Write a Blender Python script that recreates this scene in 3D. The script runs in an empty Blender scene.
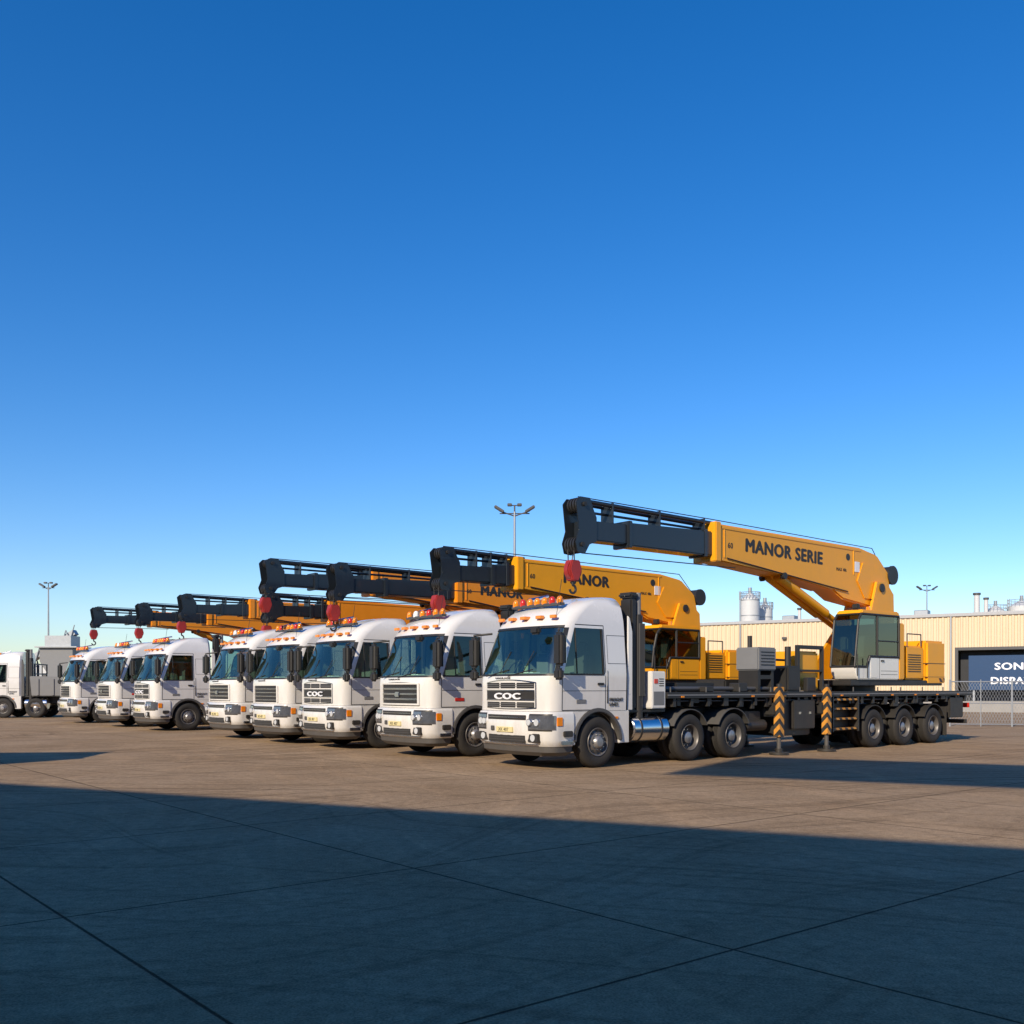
import bpy, bmesh, math, random
from mathutils import Vector, Matrix
import numpy as np
ZOOM=(1.0,512,512)
random.seed(7)
scene=bpy.context.scene
UX,UY=0.771,0.636
ROW=math.atan2(UY,UX)
_a=math.radians(20)
H=(-UX*math.cos(_a)+.635*math.sin(_a), -UY*math.cos(_a)-.773*math.sin(_a)); EL=math.radians(29)

# ---------------- materials ----------------
def newmat(n):
    m=bpy.data.materials.new(n); m.use_nodes=True
    return m,m.node_tree.nodes,m.node_tree.links,m.node_tree.nodes['Principled BSDF']
def pmat(n,col,rough=.5,metal=0,coat=0,var=.15,scale=3,bump=0,spec=.5,dirt=0,dirtcol=(.16,.12,.08)):
    m,N,L,b=newmat(n)
    b.inputs['Roughness'].default_value=rough; b.inputs['Metallic'].default_value=metal
    b.inputs['Coat Weight'].default_value=coat; b.inputs['Coat Roughness'].default_value=.06
    b.inputs['Specular IOR Level'].default_value=spec
    tc=N.new('ShaderNodeTexCoord'); no=N.new('ShaderNodeTexNoise'); no.inputs['Scale'].default_value=scale
    no.inputs['Detail'].default_value=6; no.inputs['Roughness'].default_value=.65
    L.new(tc.outputs['Object'],no.inputs['Vector'])
    mx=N.new('ShaderNodeMix'); mx.data_type='RGBA'
    mx.inputs[6].default_value=(*[c*(1-var) for c in col],1); mx.inputs[7].default_value=(*[min(1,c*(1+var*.5)) for c in col],1)
    L.new(no.outputs['Fac'],mx.inputs[0])
    out=mx.outputs[2]
    if dirt>0:
        sx=N.new('ShaderNodeSeparateXYZ'); L.new(tc.outputs['Object'],sx.inputs[0])
        mr=N.new('ShaderNodeMapRange'); mr.inputs[1].default_value=0.3; mr.inputs[2].default_value=2.2
        mr.inputs[3].default_value=1; mr.inputs[4].default_value=.12; L.new(sx.outputs['Z'],mr.inputs[0])
        n2=N.new('ShaderNodeTexNoise'); n2.inputs['Scale'].default_value=5; n2.inputs['Detail'].default_value=8
        mp=N.new('ShaderNodeMapping'); mp.inputs['Scale'].default_value=(1.6,1.6,.35)
        L.new(tc.outputs['Object'],mp.inputs[0]); L.new(mp.outputs[0],n2.inputs['Vector'])
        m1=N.new('ShaderNodeMath'); m1.operation='MULTIPLY'; L.new(mr.outputs[0],m1.inputs[0]); L.new(n2.outputs['Fac'],m1.inputs[1])
        m2=N.new('ShaderNodeMath'); m2.operation='MULTIPLY'; m2.inputs[1].default_value=dirt; L.new(m1.outputs[0],m2.inputs[0])
        m3=N.new('ShaderNodeMix'); m3.data_type='RGBA'; L.new(m2.outputs[0],m3.inputs[0]); L.new(out,m3.inputs[6]); m3.inputs[7].default_value=(*dirtcol,1)
        out=m3.outputs[2]
    L.new(out,b.inputs['Base Color'])
    rr=N.new('ShaderNodeMapRange'); rr.inputs[3].default_value=max(0,rough-.08); rr.inputs[4].default_value=min(1,rough+.14)
    L.new(no.outputs['Fac'],rr.inputs[0]); L.new(rr.outputs[0],b.inputs['Roughness'])
    if bump>0:
        bp=N.new('ShaderNodeBump'); bp.inputs['Strength'].default_value=bump; bp.inputs['Distance'].default_value=.02
        L.new(no.outputs['Fac'],bp.inputs['Height']); L.new(bp.outputs[0],b.inputs['Normal'])
    return m
WHITE=pmat('white_truck_paint',(.82,.80,.76),.22,coat=.8,var=.05,dirt=.45)
GREYP=pmat('grey_plastic',(.075,.076,.078),.5,dirt=.4)
BLACK=pmat('black_paint',(.022,.022,.022),.45,dirt=.45,dirtcol=(.10,.08,.06))
RUBBER=pmat('tyre_rubber',(.018,.017,.016),.8,dirt=.28,dirtcol=(.09,.075,.06),bump=.3,scale=14)
CHROME=pmat('chrome',(.75,.76,.78),.16,metal=1,var=.05)
STEEL=pmat('rim_steel',(.17,.17,.175),.42,metal=.4,dirt=.6)
HUB=pmat('hub_steel',(.40,.40,.41),.35,metal=.6,dirt=.5)
YEL=pmat('crane_yellow',(.92,.40,.008),.42,coat=.15,var=.12,dirt=.2)
ORG=pmat('crane_orange',(.88,.29,.008),.42,coat=.15,var=.12,dirt=.2)
NAVY=pmat('boom_dark_steel',(.016,.022,.030),.32,coat=.3,var=.3)
GREYBOX=pmat('grey_painted_steel',(.20,.205,.21),.5,dirt=.5)
INTER=pmat('interior_trim',(.36,.38,.35),.8)
CURT=pmat('cab_curtain',(.34,.40,.36),.9,scale=8)
SEAT=pmat('seat_fabric',(.17,.18,.17),.9)
AMBER=pmat('amber_lens',(.95,.28,.01),.15,coat=.7)
REDL=pmat('red_lens',(.6,.03,.02),.2,coat=.6)
REDH=pmat('hook_red',(.36,.03,.025),.4,var=.3)
LENS=pmat('headlamp_lens',(.20,.21,.23),.06,metal=.5,coat=1,var=.6,scale=9)
LAMPG=pmat('lamp_glass',(.75,.78,.80),.08,metal=.2,coat=1,var=.2)
PLATE=pmat('number_plate',(.72,.62,.32),.5)
INK=pmat('dark_lettering',(.03,.03,.03),.5)
WINK=pmat('white_lettering',(.85,.86,.88),.5,var=.02)
CREAM=pmat('cream_cladding',(.70,.56,.37),.55,var=.12,scale=.35)
CONC=pmat('concrete',(.36,.34,.31),.85,var=.3,scale=1.5,bump=.3)
GALV=pmat('galvanised_steel',(.36,.38,.40),.45,metal=.5,var=.2)
BLUE=pmat('blue_sign_paint',(.004,.045,.13),.5,var=.1)
SILO=pmat('silo_paint',(.60,.61,.61),.5,var=.15)
ROOFM=pmat('roof_sheet',(.42,.42,.42),.5,var=.15)
DARKOPEN=pmat('dark_doorway',(.03,.033,.04),.7)
def glassmat(n,tint,extra):
    m=bpy.data.materials.new(n); m.use_nodes=True; N=m.node_tree.nodes; L=m.node_tree.links; N.clear()
    o=N.new('ShaderNodeOutputMaterial'); t=N.new('ShaderNodeBsdfTransparent'); t.inputs[0].default_value=(*tint,1)
    g=N.new('ShaderNodeBsdfGlossy'); g.inputs['Roughness'].default_value=.03; g.inputs['Color'].default_value=(1,1,.82,1)
    f=N.new('ShaderNodeFresnel'); f.inputs[0].default_value=1.55
    a=N.new('ShaderNodeMath'); a.operation='ADD'; a.inputs[1].default_value=extra; L.new(f.outputs[0],a.inputs[0])
    x=N.new('ShaderNodeMixShader'); L.new(a.outputs[0],x.inputs[0]); L.new(t.outputs[0],x.inputs[1]); L.new(g.outputs[0],x.inputs[2]); L.new(x.outputs[0],o.inputs[0])
    return m
GLASS=glassmat('windscreen_glass',(.74,.97,.88),.12)
DGLASS=glassmat('tinted_glass',(.28,.36,.33),.05)
def hazard():
    m,N,L,b=newmat('hazard_stripes'); tc=N.new('ShaderNodeTexCoord'); s=N.new('ShaderNodeSeparateXYZ'); L.new(tc.outputs['Object'],s.inputs[0])
    a=N.new('ShaderNodeMath'); a.operation='ADD'; L.new(s.outputs['X'],a.inputs[0]); L.new(s.outputs['Z'],a.inputs[1])
    a1=N.new('ShaderNodeMath'); a1.operation='ADD'; L.new(a.outputs[0],a1.inputs[0]); L.new(s.outputs['Y'],a1.inputs[1])
    c=N.new('ShaderNodeMath'); c.operation='MULTIPLY'; c.inputs[1].default_value=3.6; L.new(a1.outputs[0],c.inputs[0])
    f=N.new('ShaderNodeMath'); f.operation='FRACT'; L.new(c.outputs[0],f.inputs[0])
    g=N.new('ShaderNodeMath'); g.operation='GREATER_THAN'; g.inputs[1].default_value=.5; L.new(f.outputs[0],g.inputs[0])
    n=N.new('ShaderNodeTexNoise'); n.inputs['Scale'].default_value=9; n.inputs['Detail'].default_value=6; L.new(tc.outputs['Object'],n.inputs['Vector'])
    mx=N.new('ShaderNodeMix'); mx.data_type='RGBA'; L.new(g.outputs[0],mx.inputs[0]); mx.inputs[6].default_value=(.03,.03,.03,1); mx.inputs[7].default_value=(.66,.29,.04,1)
    m2=N.new('ShaderNodeMix'); m2.data_type='RGBA'; mr=N.new('ShaderNodeMapRange'); mr.inputs[1].default_value=.5; mr.inputs[2].default_value=.75; mr.inputs[4].default_value=.6; L.new(n.outputs['Fac'],mr.inputs[0]); L.new(mr.outputs[0],m2.inputs[0])
    L.new(mx.outputs[2],m2.inputs[6]); m2.inputs[7].default_value=(.09,.07,.05,1)
    L.new(m2.outputs[2],b.inputs['Base Color']); b.inputs['Roughness'].default_value=.55
    return m
HAZ=hazard()

# ---------------- kit helpers ----------------
class Kit(list): pass
def fin(kit,name,bm,mat,ang=32,recalc=True):
    if recalc: bmesh.ops.recalc_face_normals(bm,faces=bm.faces[:])
    me=bpy.data.meshes.new(name); bm.to_mesh(me); bm.free()
    me.materials.append(mat)
    for p in me.polygons: p.use_smooth=True
    me.set_sharp_from_angle(angle=math.radians(ang))
    kit.append((name,me)); return me
def bev(bm,w,seg=2):
    if w>0:
        es=[e for e in bm.edges if len(e.link_faces)==2 and e.calc_face_angle(0)>.35]
        bmesh.ops.bevel(bm,geom=es,offset=w,segments=seg,affect='EDGES',clamp_overlap=True)
def addbox(bm,a,b,c,d,e,f):
    r=bmesh.ops.create_cube(bm,size=1)
    for v in r['verts']:
        v.co=Vector(((a+b)/2+v.co.x*(b-a),(c+d)/2+v.co.y*(d-c),(e+f)/2+v.co.z*(f-e)))
def box(kit,name,a,b,c,d,e,f,mat,bv=.015):
    bm=bmesh.new(); addbox(bm,a,b,c,d,e,f); bev(bm,bv); return fin(kit,name,bm,mat)
def boxes(kit,name,lst,mat,bv=0):
    bm=bmesh.new()
    for l in lst: addbox(bm,*l)
    bev(bm,bv,1); return fin(kit,name,bm,mat)
def addcyl(bm,p0,p1,r,seg=16,r2=None):
    p0=Vector(p0);p1=Vector(p1);d=p1-p0
    q=d.to_track_quat('Z','Y').to_matrix().to_4x4()
    bmesh.ops.create_cone(bm,cap_ends=True,segments=seg,radius1=r,radius2=r if r2 is None else r2,depth=d.length,matrix=Matrix.Translation((p0+p1)/2)@q)
def cyl(kit,name,p0,p1,r,mat,seg=16,r2=None,bv=0):
    bm=bmesh.new(); addcyl(bm,p0,p1,r,seg,r2); bev(bm,bv,2); return fin(kit,name,bm,mat)
def cyls(kit,name,lst,mat,seg=8):
    bm=bmesh.new()
    for l in lst: addcyl(bm,l[0],l[1],l[2],seg)
    return fin(kit,name,bm,mat)
def addprism(bm,pts,v0,v1):
    a=[bm.verts.new((u,v0,z)) for u,z in pts]; b=[bm.verts.new((u,v1,z)) for u,z in pts]
    bm.faces.new(a); bm.faces.new(b[::-1]); n=len(pts)
    for i in range(n): bm.faces.new((a[i],b[i],b[(i+1)%n],a[(i+1)%n]))
def prism(kit,name,pts,v0,v1,mat,bv=.02):
    bm=bmesh.new(); addprism(bm,pts,v0,v1); bmesh.ops.recalc_face_normals(bm,faces=bm.faces[:]); bev(bm,bv); return fin(kit,name,bm,mat)
def revolve(bm,prof,seg,c):
    rings=[]
    for k in range(seg):
        a=2*math.pi*k/seg
        rings.append([bm.verts.new((c[0]+r*math.cos(a),c[1]+y,c[2]+r*math.sin(a))) for y,r in prof])
    for k in range(seg):
        A=rings[k];B=rings[(k+1)%seg]
        for i in range(len(prof)-1): bm.faces.new((A[i],A[i+1],B[i+1],B[i]))
def text(kit,name,s,size,mat,mtx,ext=.006,bold=0.0):
    cu=bpy.data.curves.new(name,'FONT'); cu.body=s; cu.size=size; cu.extrude=ext; cu.align_x='LEFT'; cu.resolution_u=3; cu.space_character=1.08
    ob=bpy.data.objects.new('tmp',cu); scene.collection.objects.link(ob); bpy.context.view_layer.update()
    me0=bpy.data.meshes.new_from_object(ob.evaluated_get(bpy.context.evaluated_depsgraph_get()))
    bpy.data.objects.remove(ob)
    bm=bmesh.new()
    offs=[(0,0,0)] if bold==0 else [(-bold,0,0),(bold,0,.0007),(0,bold*.7,.0014),(0,-bold*.7,-.0007)]
    for o in offs:
        t=me0.copy(); t.transform(mtx@Matrix.Translation(o)); bm.from_mesh(t)
    me=bpy.data.meshes.new(name); bm.to_mesh(me); bm.free(); me.materials.clear(); me.materials.append(mat)
    for p in me.polygons: p.material_index=0
    kit.append((name,me))
def empty(name,loc,rot=0):
    e=bpy.data.objects.new(name,None); e.location=loc; e.rotation_euler=(0,0,rot); scene.collection.objects.link(e); e.empty_display_size=.5; return e
def place(kit,parent):
    for n,me in kit:
        o=bpy.data.objects.new(n,me); o.parent=parent; scene.collection.objects.link(o)

# ---------------- wheels ----------------
def wheel(kit,u,side,w=.30,R=.54,dual=False):
    s=side; o=1.235
    def P(prof): return [(s*(o-d),r) for d,r in prof]
    bm=bmesh.new()
    def tyre(off,wd):
        pr=[(off+.035,.30),(off+.01,.34),(off,.42),(off+.015,.49),(off+.05,R-.012),(off+.075,R)]
        n=4; ww=(wd-.15)/n
        for i in range(n):
            a=off+.075+i*ww
            pr+= [(a+ww-.012,R),(a+ww-.010,R-.014),(a+ww,R-.014),(a+ww+.002,R)]
        pr=pr[:-2]+[(off+wd-.05,R-.012),(off+wd-.015,.49),(off+wd,.42),(off+wd-.01,.34),(off+wd-.035,.30)]
        revolve(bm,P(pr),44,(u,0,R))
    tyre(0,.30)
    if dual: tyre(.33,.29)
    fin(kit,'tyre',bm,RUBBER,40)
    bm=bmesh.new()
    if dual: pr=[(.03,.305),(.015,.295),(.03,.28),(.07,.27),(.17,.26),(.19,.24),(.19,.15),(.19,.001)]
    else: pr=[(.03,.305),(.01,.295),(.02,.275),(.06,.265),(.07,.25),(.035,.19),(.02,.16),(.02,.001)]
    revolve(bm,P(pr),36,(u,0,R)); fin(kit,'rim',bm,STEEL,35)
    bm=bmesh.new()
    if dual: pr=[(.189,.15),(.15,.14),(.08,.13),(.06,.10),(.055,0.001)]
    else: pr=[(.019,.14),(-.02,.125),(-.05,.09),(-.055,0.001)]
    revolve(bm,P(pr),28,(u,0,R)); fin(kit,'hub',bm,HUB,35)
    bm=bmesh.new()
    rb=.19 if dual else .165; yb=.165 if dual else .015
    for k in range(10):
        a=2*math.pi*k/10; c=(u+rb*math.cos(a),R+rb*math.sin(a))
        addcyl(bm,(c[0],s*(o-yb-.03),c[1]),(c[0],s*(o-yb+.02),c[1]),.016,6)
    fin(kit,'wheel_nuts',bm,CHROME)
    bm=bmesh.new(); yh=.188 if dual else .047; rh=.222
    for k in range(10):
        a=2*math.pi*(k+.5)/10; c=(u+rh*math.cos(a),R+rh*math.sin(a))
        addcyl(bm,(c[0],s*(o-yh-.01),c[1]),(c[0],s*(o-yh+.006),c[1]),.026,10)
    fin(kit,'hand_holes',bm,INK)

# ---------------- cab ----------------
WB,WT=1.97,2.93
ZS=[1.2,1.45,1.7,1.88,WB,2.15,2.35,2.6,2.78,WT,3.02,3.12,3.2,3.3,3.4,3.48,3.55,3.61,3.65]
def F(z): return float(np.interp(z,[1.2,1.88,1.97,2.93,3.02,3.12,3.2,3.3,3.4,3.48,3.55,3.61,3.65],[-1.44,-1.45,-1.43,-1.08,-1.03,-.96,-.89,-.77,-.60,-.42,-.22,.02,.25]))
def HW(z): return float(np.interp(z,[1.2,2.0,2.93,3.12,3.3,3.4,3.48,3.55,3.61,3.65],[1.21,1.225,1.15,1.13,1.09,1.06,1.02,.96,.88,.76]))
def RR(z): return float(np.interp(z,[1.2,2.0,2.93,3.3,3.65],[.27,.31,.33,.38,.30]))
NA=5;NF=8
def ring(z,off=0):
    f=F(z)-off; h=HW(z)+off; r=max(.05,RR(z)+off); R=.95+off; bow=.10
    fr=f+bow
    ua=F(z)+bow+RR(z)+.03; ub=max(.16,ua+.05); uc=max(.55,ub+.03)
    s=[max(R-.10,uc+.02),uc,ub,ub+(ua-ub)/3,ub+(ua-ub)*2/3,ua]
    pts=[(u,-h) for u in s]
    for k in range(NA+1):
        a=k/NA*math.pi/2; pts.append((fr+r-r*math.sin(a),-(h-r)-r*math.cos(a)))
    for k in range(1,NF):
        v=-(h-r)+2*(h-r)*k/NF; pts.append((f+bow*(v/(h-r))**2,v))
    for k in range(NA+1):
        a=(1-k/NA)*math.pi/2; pts.append((fr+r-r*math.sin(a),(h-r)+r*math.cos(a)))
    pts+= [(u,h) for u in s[::-1]]
    pts+=[(R,h-.10),(R,0),(R,-h+.10)]
    return pts
NC=len(ring(2))
SIDE_N=[2,3,4]; WS=list(range(6+2,6+NA+NF+NA-2)); base=6+NA+NF+NA
SIDE_F=[base+1,base+2,base+3]
def shell(kit,name,mat,off,mode,zs=None,cols=None):
    zs=zs or ZS; bm=bmesh.new(); rows=[]
    for z in zs:
        rows.append([bm.verts.new((u,v,z+(off*.5 if z>3.5 else 0))) for u,v in ring(z,off)])
    for j in range(len(zs)-1):
        zm=(zs[j]+zs[j+1])/2; win=WB<zm<WT
        for i in range(NC):
            isw=(i in SIDE_N or i in SIDE_F or i in WS)
            if mode=='body' and win and isw: continue
            if mode=='cols' and i not in cols: continue
            bm.faces.new((rows[j][i],rows[j][(i+1)%NC],rows[j+1][(i+1)%NC],rows[j+1][i]))
    if mode=='body':
        bm.faces.new(rows[-1])
        if off<0: bm.faces.new(rows[0])
    loose=[v for v in bm.verts if not v.link_faces]; bmesh.ops.delete(bm,geom=loose,context='VERTS')
    return fin(kit,name,bm,mat,40)
WZ=[z for z in ZS if WB<=z<=WT]
def rrect(f,b,h,r,bow=.10,rear=True):
    pts=[(b,-h)]
    for k in range(7):
        a=k/6*math.pi/2; pts.append((f+bow+r-r*math.sin(a),-(h-r)-r*math.cos(a)))
    for k in range(1,8):
        v=-(h-r)+2*(h-r)*k/8; pts.append((f+bow*(v/(h-r))**2,v))
    for k in range(7):
        a=(1-k/6)*math.pi/2; pts.append((f+bow+r-r*math.sin(a),(h-r)+r*math.cos(a)))
    pts.append((b,h)); return pts
def rloft(kit,name,st,mat,cols=None):
    bm=bmesh.new(); rows=[[bm.verts.new((u,v,z)) for u,v in rrect(*a)] for z,a in st]; n=len(rows[0])
    for j in range(len(rows)-1):
        for i in range(n):
            if cols and i not in cols: continue
            if cols is None or i<n-1: bm.faces.new((rows[j][i],rows[j][(i+1)%n],rows[j+1][(i+1)%n],rows[j+1][i]))
    if not cols: bm.faces.new(rows[0]); bm.faces.new(rows[-1])
    bmesh.ops.delete(bm,geom=[v for v in bm.verts if not v.link_faces],context='VERTS')
    return fin(kit,name,bm,mat,38)
def bowed(kit,name,z0,z1,vw,out,th,mat,vc=0,bv=.008,base=None,z0e=None,z1e=None):
    bm=bmesh.new(); n=12; prev=None
    for q in range(n+1):
        v=vc-vw+2*vw*q/n; t=abs(v-vc)/vw
        f=(lambda z:F(max(z,1.2))+.10*(v/.93)**2) if base is None else (lambda z:base+.10*(v/.945)**2)
        a0=z0 if z0e is None else z0+(z0e-z0)*t**2; a1=z1 if z1e is None else z1+(z1e-z1)*t**2
        a=[bm.verts.new((f(a0)-out,v,a0)),bm.verts.new((f(a1)-out,v,a1)),bm.verts.new((f(a1)-out+th,v,a1)),bm.verts.new((f(a0)-out+th,v,a0))]
        if prev:
            for i in range(4): bm.faces.new((prev[i],prev[(i+1)%4],a[(i+1)%4],a[i]))
        else: bm.faces.new(a)
        prev=a
    bm.faces.new(prev); bmesh.ops.recalc_face_normals(bm,faces=bm.faces[:]); bev(bm,bv,2); fin(kit,name,bm,mat)
def cab(style=0):
    k=Kit()
    shell(k,'cab_shell',WHITE,0,'body'); shell(k,'cab_lining',INTER,-.045,'body')
    shell(k,'windscreen',GLASS,-.012,'cols',WZ,WS)
    shell(k,'side_glass',DGLASS,-.012,'cols',WZ,SIDE_N+SIDE_F)
    shell(k,'cowl_band',BLACK,.004,'cols',[1.93,1.95,WB+.004],WS)
    shell(k,'header_band',BLACK,.004,'cols',[WT-.002,2.955,2.98],WS)
    for cs in ([7],[6+NA+NF+NA-2]): shell(k,'pillar_trim',BLACK,.004,'cols',WZ,cs)
    arc=[(-.645*math.cos(a),.54+.645*math.sin(a)) for a in [math.pi*i/16 for i in range(17)]]
    pts=[(-.70,1.2),(-.70,.50)]+[(-.645,.50)]+arc+[(.645,.50),(.95,.50),(.95,1.2)]
    for s in(-1,1): prism(k,'wing_panel',pts,s*1.21,s*1.05,WHITE,.012)
    for s in(-1,1):
        bm=bmesh.new(); A=[(-.72*math.cos(a),.54+.72*math.sin(a)) for a in [math.pi*(i/16*.98+.01) for i in range(17)]]; B=[(-.635*math.cos(a),.54+.635*math.sin(a)) for a in [math.pi*(i/16*.98+.01) for i in range(17)]]
        addprism(bm,A+B[::-1],s*1.25,s*1.10); bmesh.ops.recalc_face_normals(bm,faces=bm.faces[:]); bev(bm,.015); fin(k,'wheel_arch_trim',bm,GREYP)
    box(k,'wheel_housing',-.68,.93,-1.04,1.04,.75,1.22,BLACK)
    rloft(k,'bumper',[(.48,(-1.45,-.71,1.19,.29)),(.54,(-1.50,-.71,1.22,.31)),(.62,(-1.53,-.71,1.235,.32)),(.90,(-1.545,-.71,1.24,.32)),(1.12,(-1.52,-.71,1.235,.31)),(1.18,(-1.49,-.71,1.22,.29)),(1.197,(-1.44,-.71,1.20,.27))],WHITE)
    rloft(k,'bumper_lip',[(.28,(-1.33,-.78,1.08,.26)),(.36,(-1.42,-.72,1.17,.28)),(.477,(-1.44,-.72,1.18,.29))],GREYP)
    nC=len(rrect(-1.5,-.7,1.2,.3))
    cn=[3,4,5,6,7]; cf=[nC-2-c for c in cn]
    for cs in (cn,cf):
        rloft(k,'headlamp_surround',[(.80,(-1.546,-.71,1.244,.32)),(.90,(-1.550,-.71,1.245,.32)),(1.12,(-1.525,-.71,1.24,.31)),(1.15,(-1.51,-.71,1.235,.30))],BLACK,cs)
    for cs in ([2,3,4,5,6,7],[nC-2-c for c in [2,3,4,5,6,7]]):
        rloft(k,'headlamp_lens',[(.83,(-1.554,-.71,1.252,.32)),(.90,(-1.558,-.71,1.253,.32)),(1.115,(-1.533,-.71,1.248,.31))],LENS,cs)
    for s in(-1,1):
        for vv,uu,rr in ((.74,-1.51,.075),(.92,-1.455,.085)):
            cyl(k,'lamp_reflector',(uu+.08,s*vv,.975),(uu-.015,s*vv,.975),rr,CHROME,24)
            cyl(k,'lamp_projector',(uu-.015,s*vv,.975),(uu-.021,s*vv,.975),rr*.8,LAMPG,24)
        box(k,'indicator_lamp',-1.18,-1.03,s*1.24-.015,s*1.24+.018,.90,1.08,AMBER,.01)
        cyl(k,'fog_lamp',(-1.36,s*.82,.655),(-1.485,s*.82,.655),.07,LAMPG,16)
        box(k,'fog_surround',-1.475,-1.38,s*.82-.17,s*.82+.17,.565,.745,BLACK)
        box(k,'step_lower',-1.12,-.78,s*1.245-.06,s*1.245+.005,.52,.60,CHROME)
        box(k,'step_upper',-1.02,-.78,s*1.24-.06,s*1.24+.006,.68,.80,BLACK)
    bowed(k,'bumper_intake',.55,.70,.60,.012,.03,BLACK,base=-1.525,bv=.004)
    bowed(k,'bumper_trim',.512,.535,.90,.016,.03,CHROME,base=-1.49,bv=.003)
    for z in(.60,.65): bowed(k,'intake_slat',z-.005,z+.005,.58,.02,.02,GREYP,base=-1.525,bv=0)
    box(k,'number_plate',-1.562,-1.52,-.27,.27,.76,.87,PLATE,.004)
    box(k,'tow_eye_cover',-1.545,-1.5,.36,.48,.78,.88,GREYP,.01)
    text(k,'plate_letters','XK 407',.10,INK,Matrix.Translation((-1.564,.19,.78))@Matrix.Rotation(math.radians(-90),4,'Z')@Matrix.Rotation(math.radians(90),4,'X'),.002)
    bowed(k,'bumper_top_slot',1.02,1.12,.62,.008,.02,BLACK,base=-1.535,bv=.004)
    bowed(k,'bumper_slot_bar',1.062,1.078,.61,.016,.02,CHROME,base=-1.535,bv=.002)
    if style==0:
        bowed(k,'grille_frame',1.225,1.86,.82,.010,.03,CHROME,z0e=1.25,z1e=1.80)
        bowed(k,'grille_recess',1.245,1.84,.80,.016,.03,WHITE,z0e=1.27,z1e=1.78)
        for c in(-.53,0,.53):
            bowed(k,'grille_slot_top',1.67,1.79,.245,.022,.02,BLACK,vc=c,bv=.004)
            bowed(k,'grille_slot_low',1.27,1.385,.245,.022,.02,BLACK,vc=c,bv=.004)
        bowed(k,'grille_band',1.415,1.64,.785,.022,.02,BLACK,bv=.004)
        for z in(1.43,1.625): bowed(k,'grille_chrome_bar',z-.009,z+.009,.785,.034,.02,CHROME,bv=.002)
        for z in(1.31,1.35,1.71,1.75): bowed(k,'grille_slat',z-.005,z+.005,.765,.027,.012,GREYBOX,bv=.001)
        M=Matrix.Translation((-1.475,.43,1.45))@Matrix.Rotation(math.radians(-90),4,'Z')@Matrix.Rotation(math.radians(90),4,'X')
        text(k,'grille_letters','COC',.22,WINK,M@Matrix.Diagonal((1.7,.8,1,1)),.012,.010)
    elif style==1:
        bowed(k,'grille_recess',1.24,1.82,.80,.010,.03,BLACK,z1e=1.78)
        for q in range(5):
            z=1.28+q*.125; bowed(k,'grille_bar',z-.022,z+.022,.80,.034,.03,WHITE if q in(0,4) else CHROME)
        for c in(-.79,.79): bowed(k,'grille_side',1.26,1.79,.03,.036,.03,WHITE,vc=c)
        box(k,'grille_emblem',-1.505,-1.46,-.10,.10,1.46,1.58,CHROME,.02)
    else:
        bowed(k,'grille_recess',1.24,1.74,.76,.010,.03,BLACK)
        for q in range(4):
            z=1.31+q*.11; bowed(k,'grille_bar',z-.014,z+.014,.75,.028,.03,CHROME)
        for c in(-.765,.765): bowed(k,'grille_side',1.24,1.74,.03,.034,.03,WHITE,vc=c)
    M=Matrix.Translation((-1.455,.42,1.872))@Matrix.Rotation(math.radians(-90),4,'Z')@Matrix.Rotation(math.radians(90),4,'X')
    text(k,'panel_letters','HAULAGE',.07,INK,M@Matrix.Diagonal((1.5,.7,1,1)),.004,.002)
    cyls(k,'wipers',[((-1.44,.75,1.93),(-1.395,.05,2.06),.012),((-1.455,0,1.93),(-1.385,-.72,2.06),.012),((-1.39,.35,1.99),(-1.25,.15,2.45),.009),((-1.39,-.4,1.99),(-1.24,-.6,2.45),.009)],BLACK)
    for s in(-1,1):
        bm=bmesh.new(); addbox(bm,-1.36,-1.18,s*1.41-.13,s*1.41+.13,2.12,2.80); bev(bm,.06,3); fin(k,'mirror_housing',bm,BLACK)
        bm=bmesh.new(); addbox(bm,-1.36,-1.20,s*1.40-.11,s*1.40+.11,1.84,2.08); bev(bm,.05,3); fin(k,'wide_mirror',bm,BLACK)
        box(k,'mirror_glass',-1.182,-1.174,s*1.41-.10,s*1.41+.10,2.18,2.74,CHROME,0)
        cyls(k,'mirror_arms',[((-1.0,s*1.10,2.88),(-1.28,s*1.40,2.84),.024),((-1.28,s*1.40,2.86),(-1.28,s*1.40,1.84),.018),((-1.10,s*1.2,1.95),(-1.28,s*1.40,1.90),.024)],BLACK)
    box(k,'kerb_mirror',-1.38,-1.24,-.86,-.60,2.78,2.94,BLACK,.04)
    for s in(-1,1):
        bm=bmesh.new()
        def strip(p,q,w=.009):
            n=8
            d=Vector((q[0]-p[0],q[1]-p[1])); d.normalize(); nn=Vector((-d.y,d.x))*w
            prev=None
            for i in range(n+1):
                u=p[0]+(q[0]-p[0])*i/n; z=p[1]+(q[1]-p[1])*i/n
                hh=lambda zz:s*((HW(zz) if zz>1.2 else 1.211)+.003)
                a=bm.verts.new((u+nn.x,hh(z+nn.y),z+nn.y)); b=bm.verts.new((u-nn.x,hh(z-nn.y),z-nn.y))
                if prev: bm.faces.new((prev[0],prev[1],b,a))
                prev=(a,b)
        strip((.22,1.2),(.22,3.0)); strip((.22,3.0),(-.60,3.0)); strip((-1.02,1.22),(-1.02,1.93)); strip((-1.02,1.22),(.22,1.22))
        strip((-1.0,1.62),(.9,1.62),.005); strip((.3,2.2),(.85,2.2),.005); strip((.3,2.2),(.3,2.8),.005);strip((.85,2.2),(.85,2.8),.005);strip((.3,2.8),(.85,2.8),.005)
        fin(k,'door_seams',bm,INK)
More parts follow.
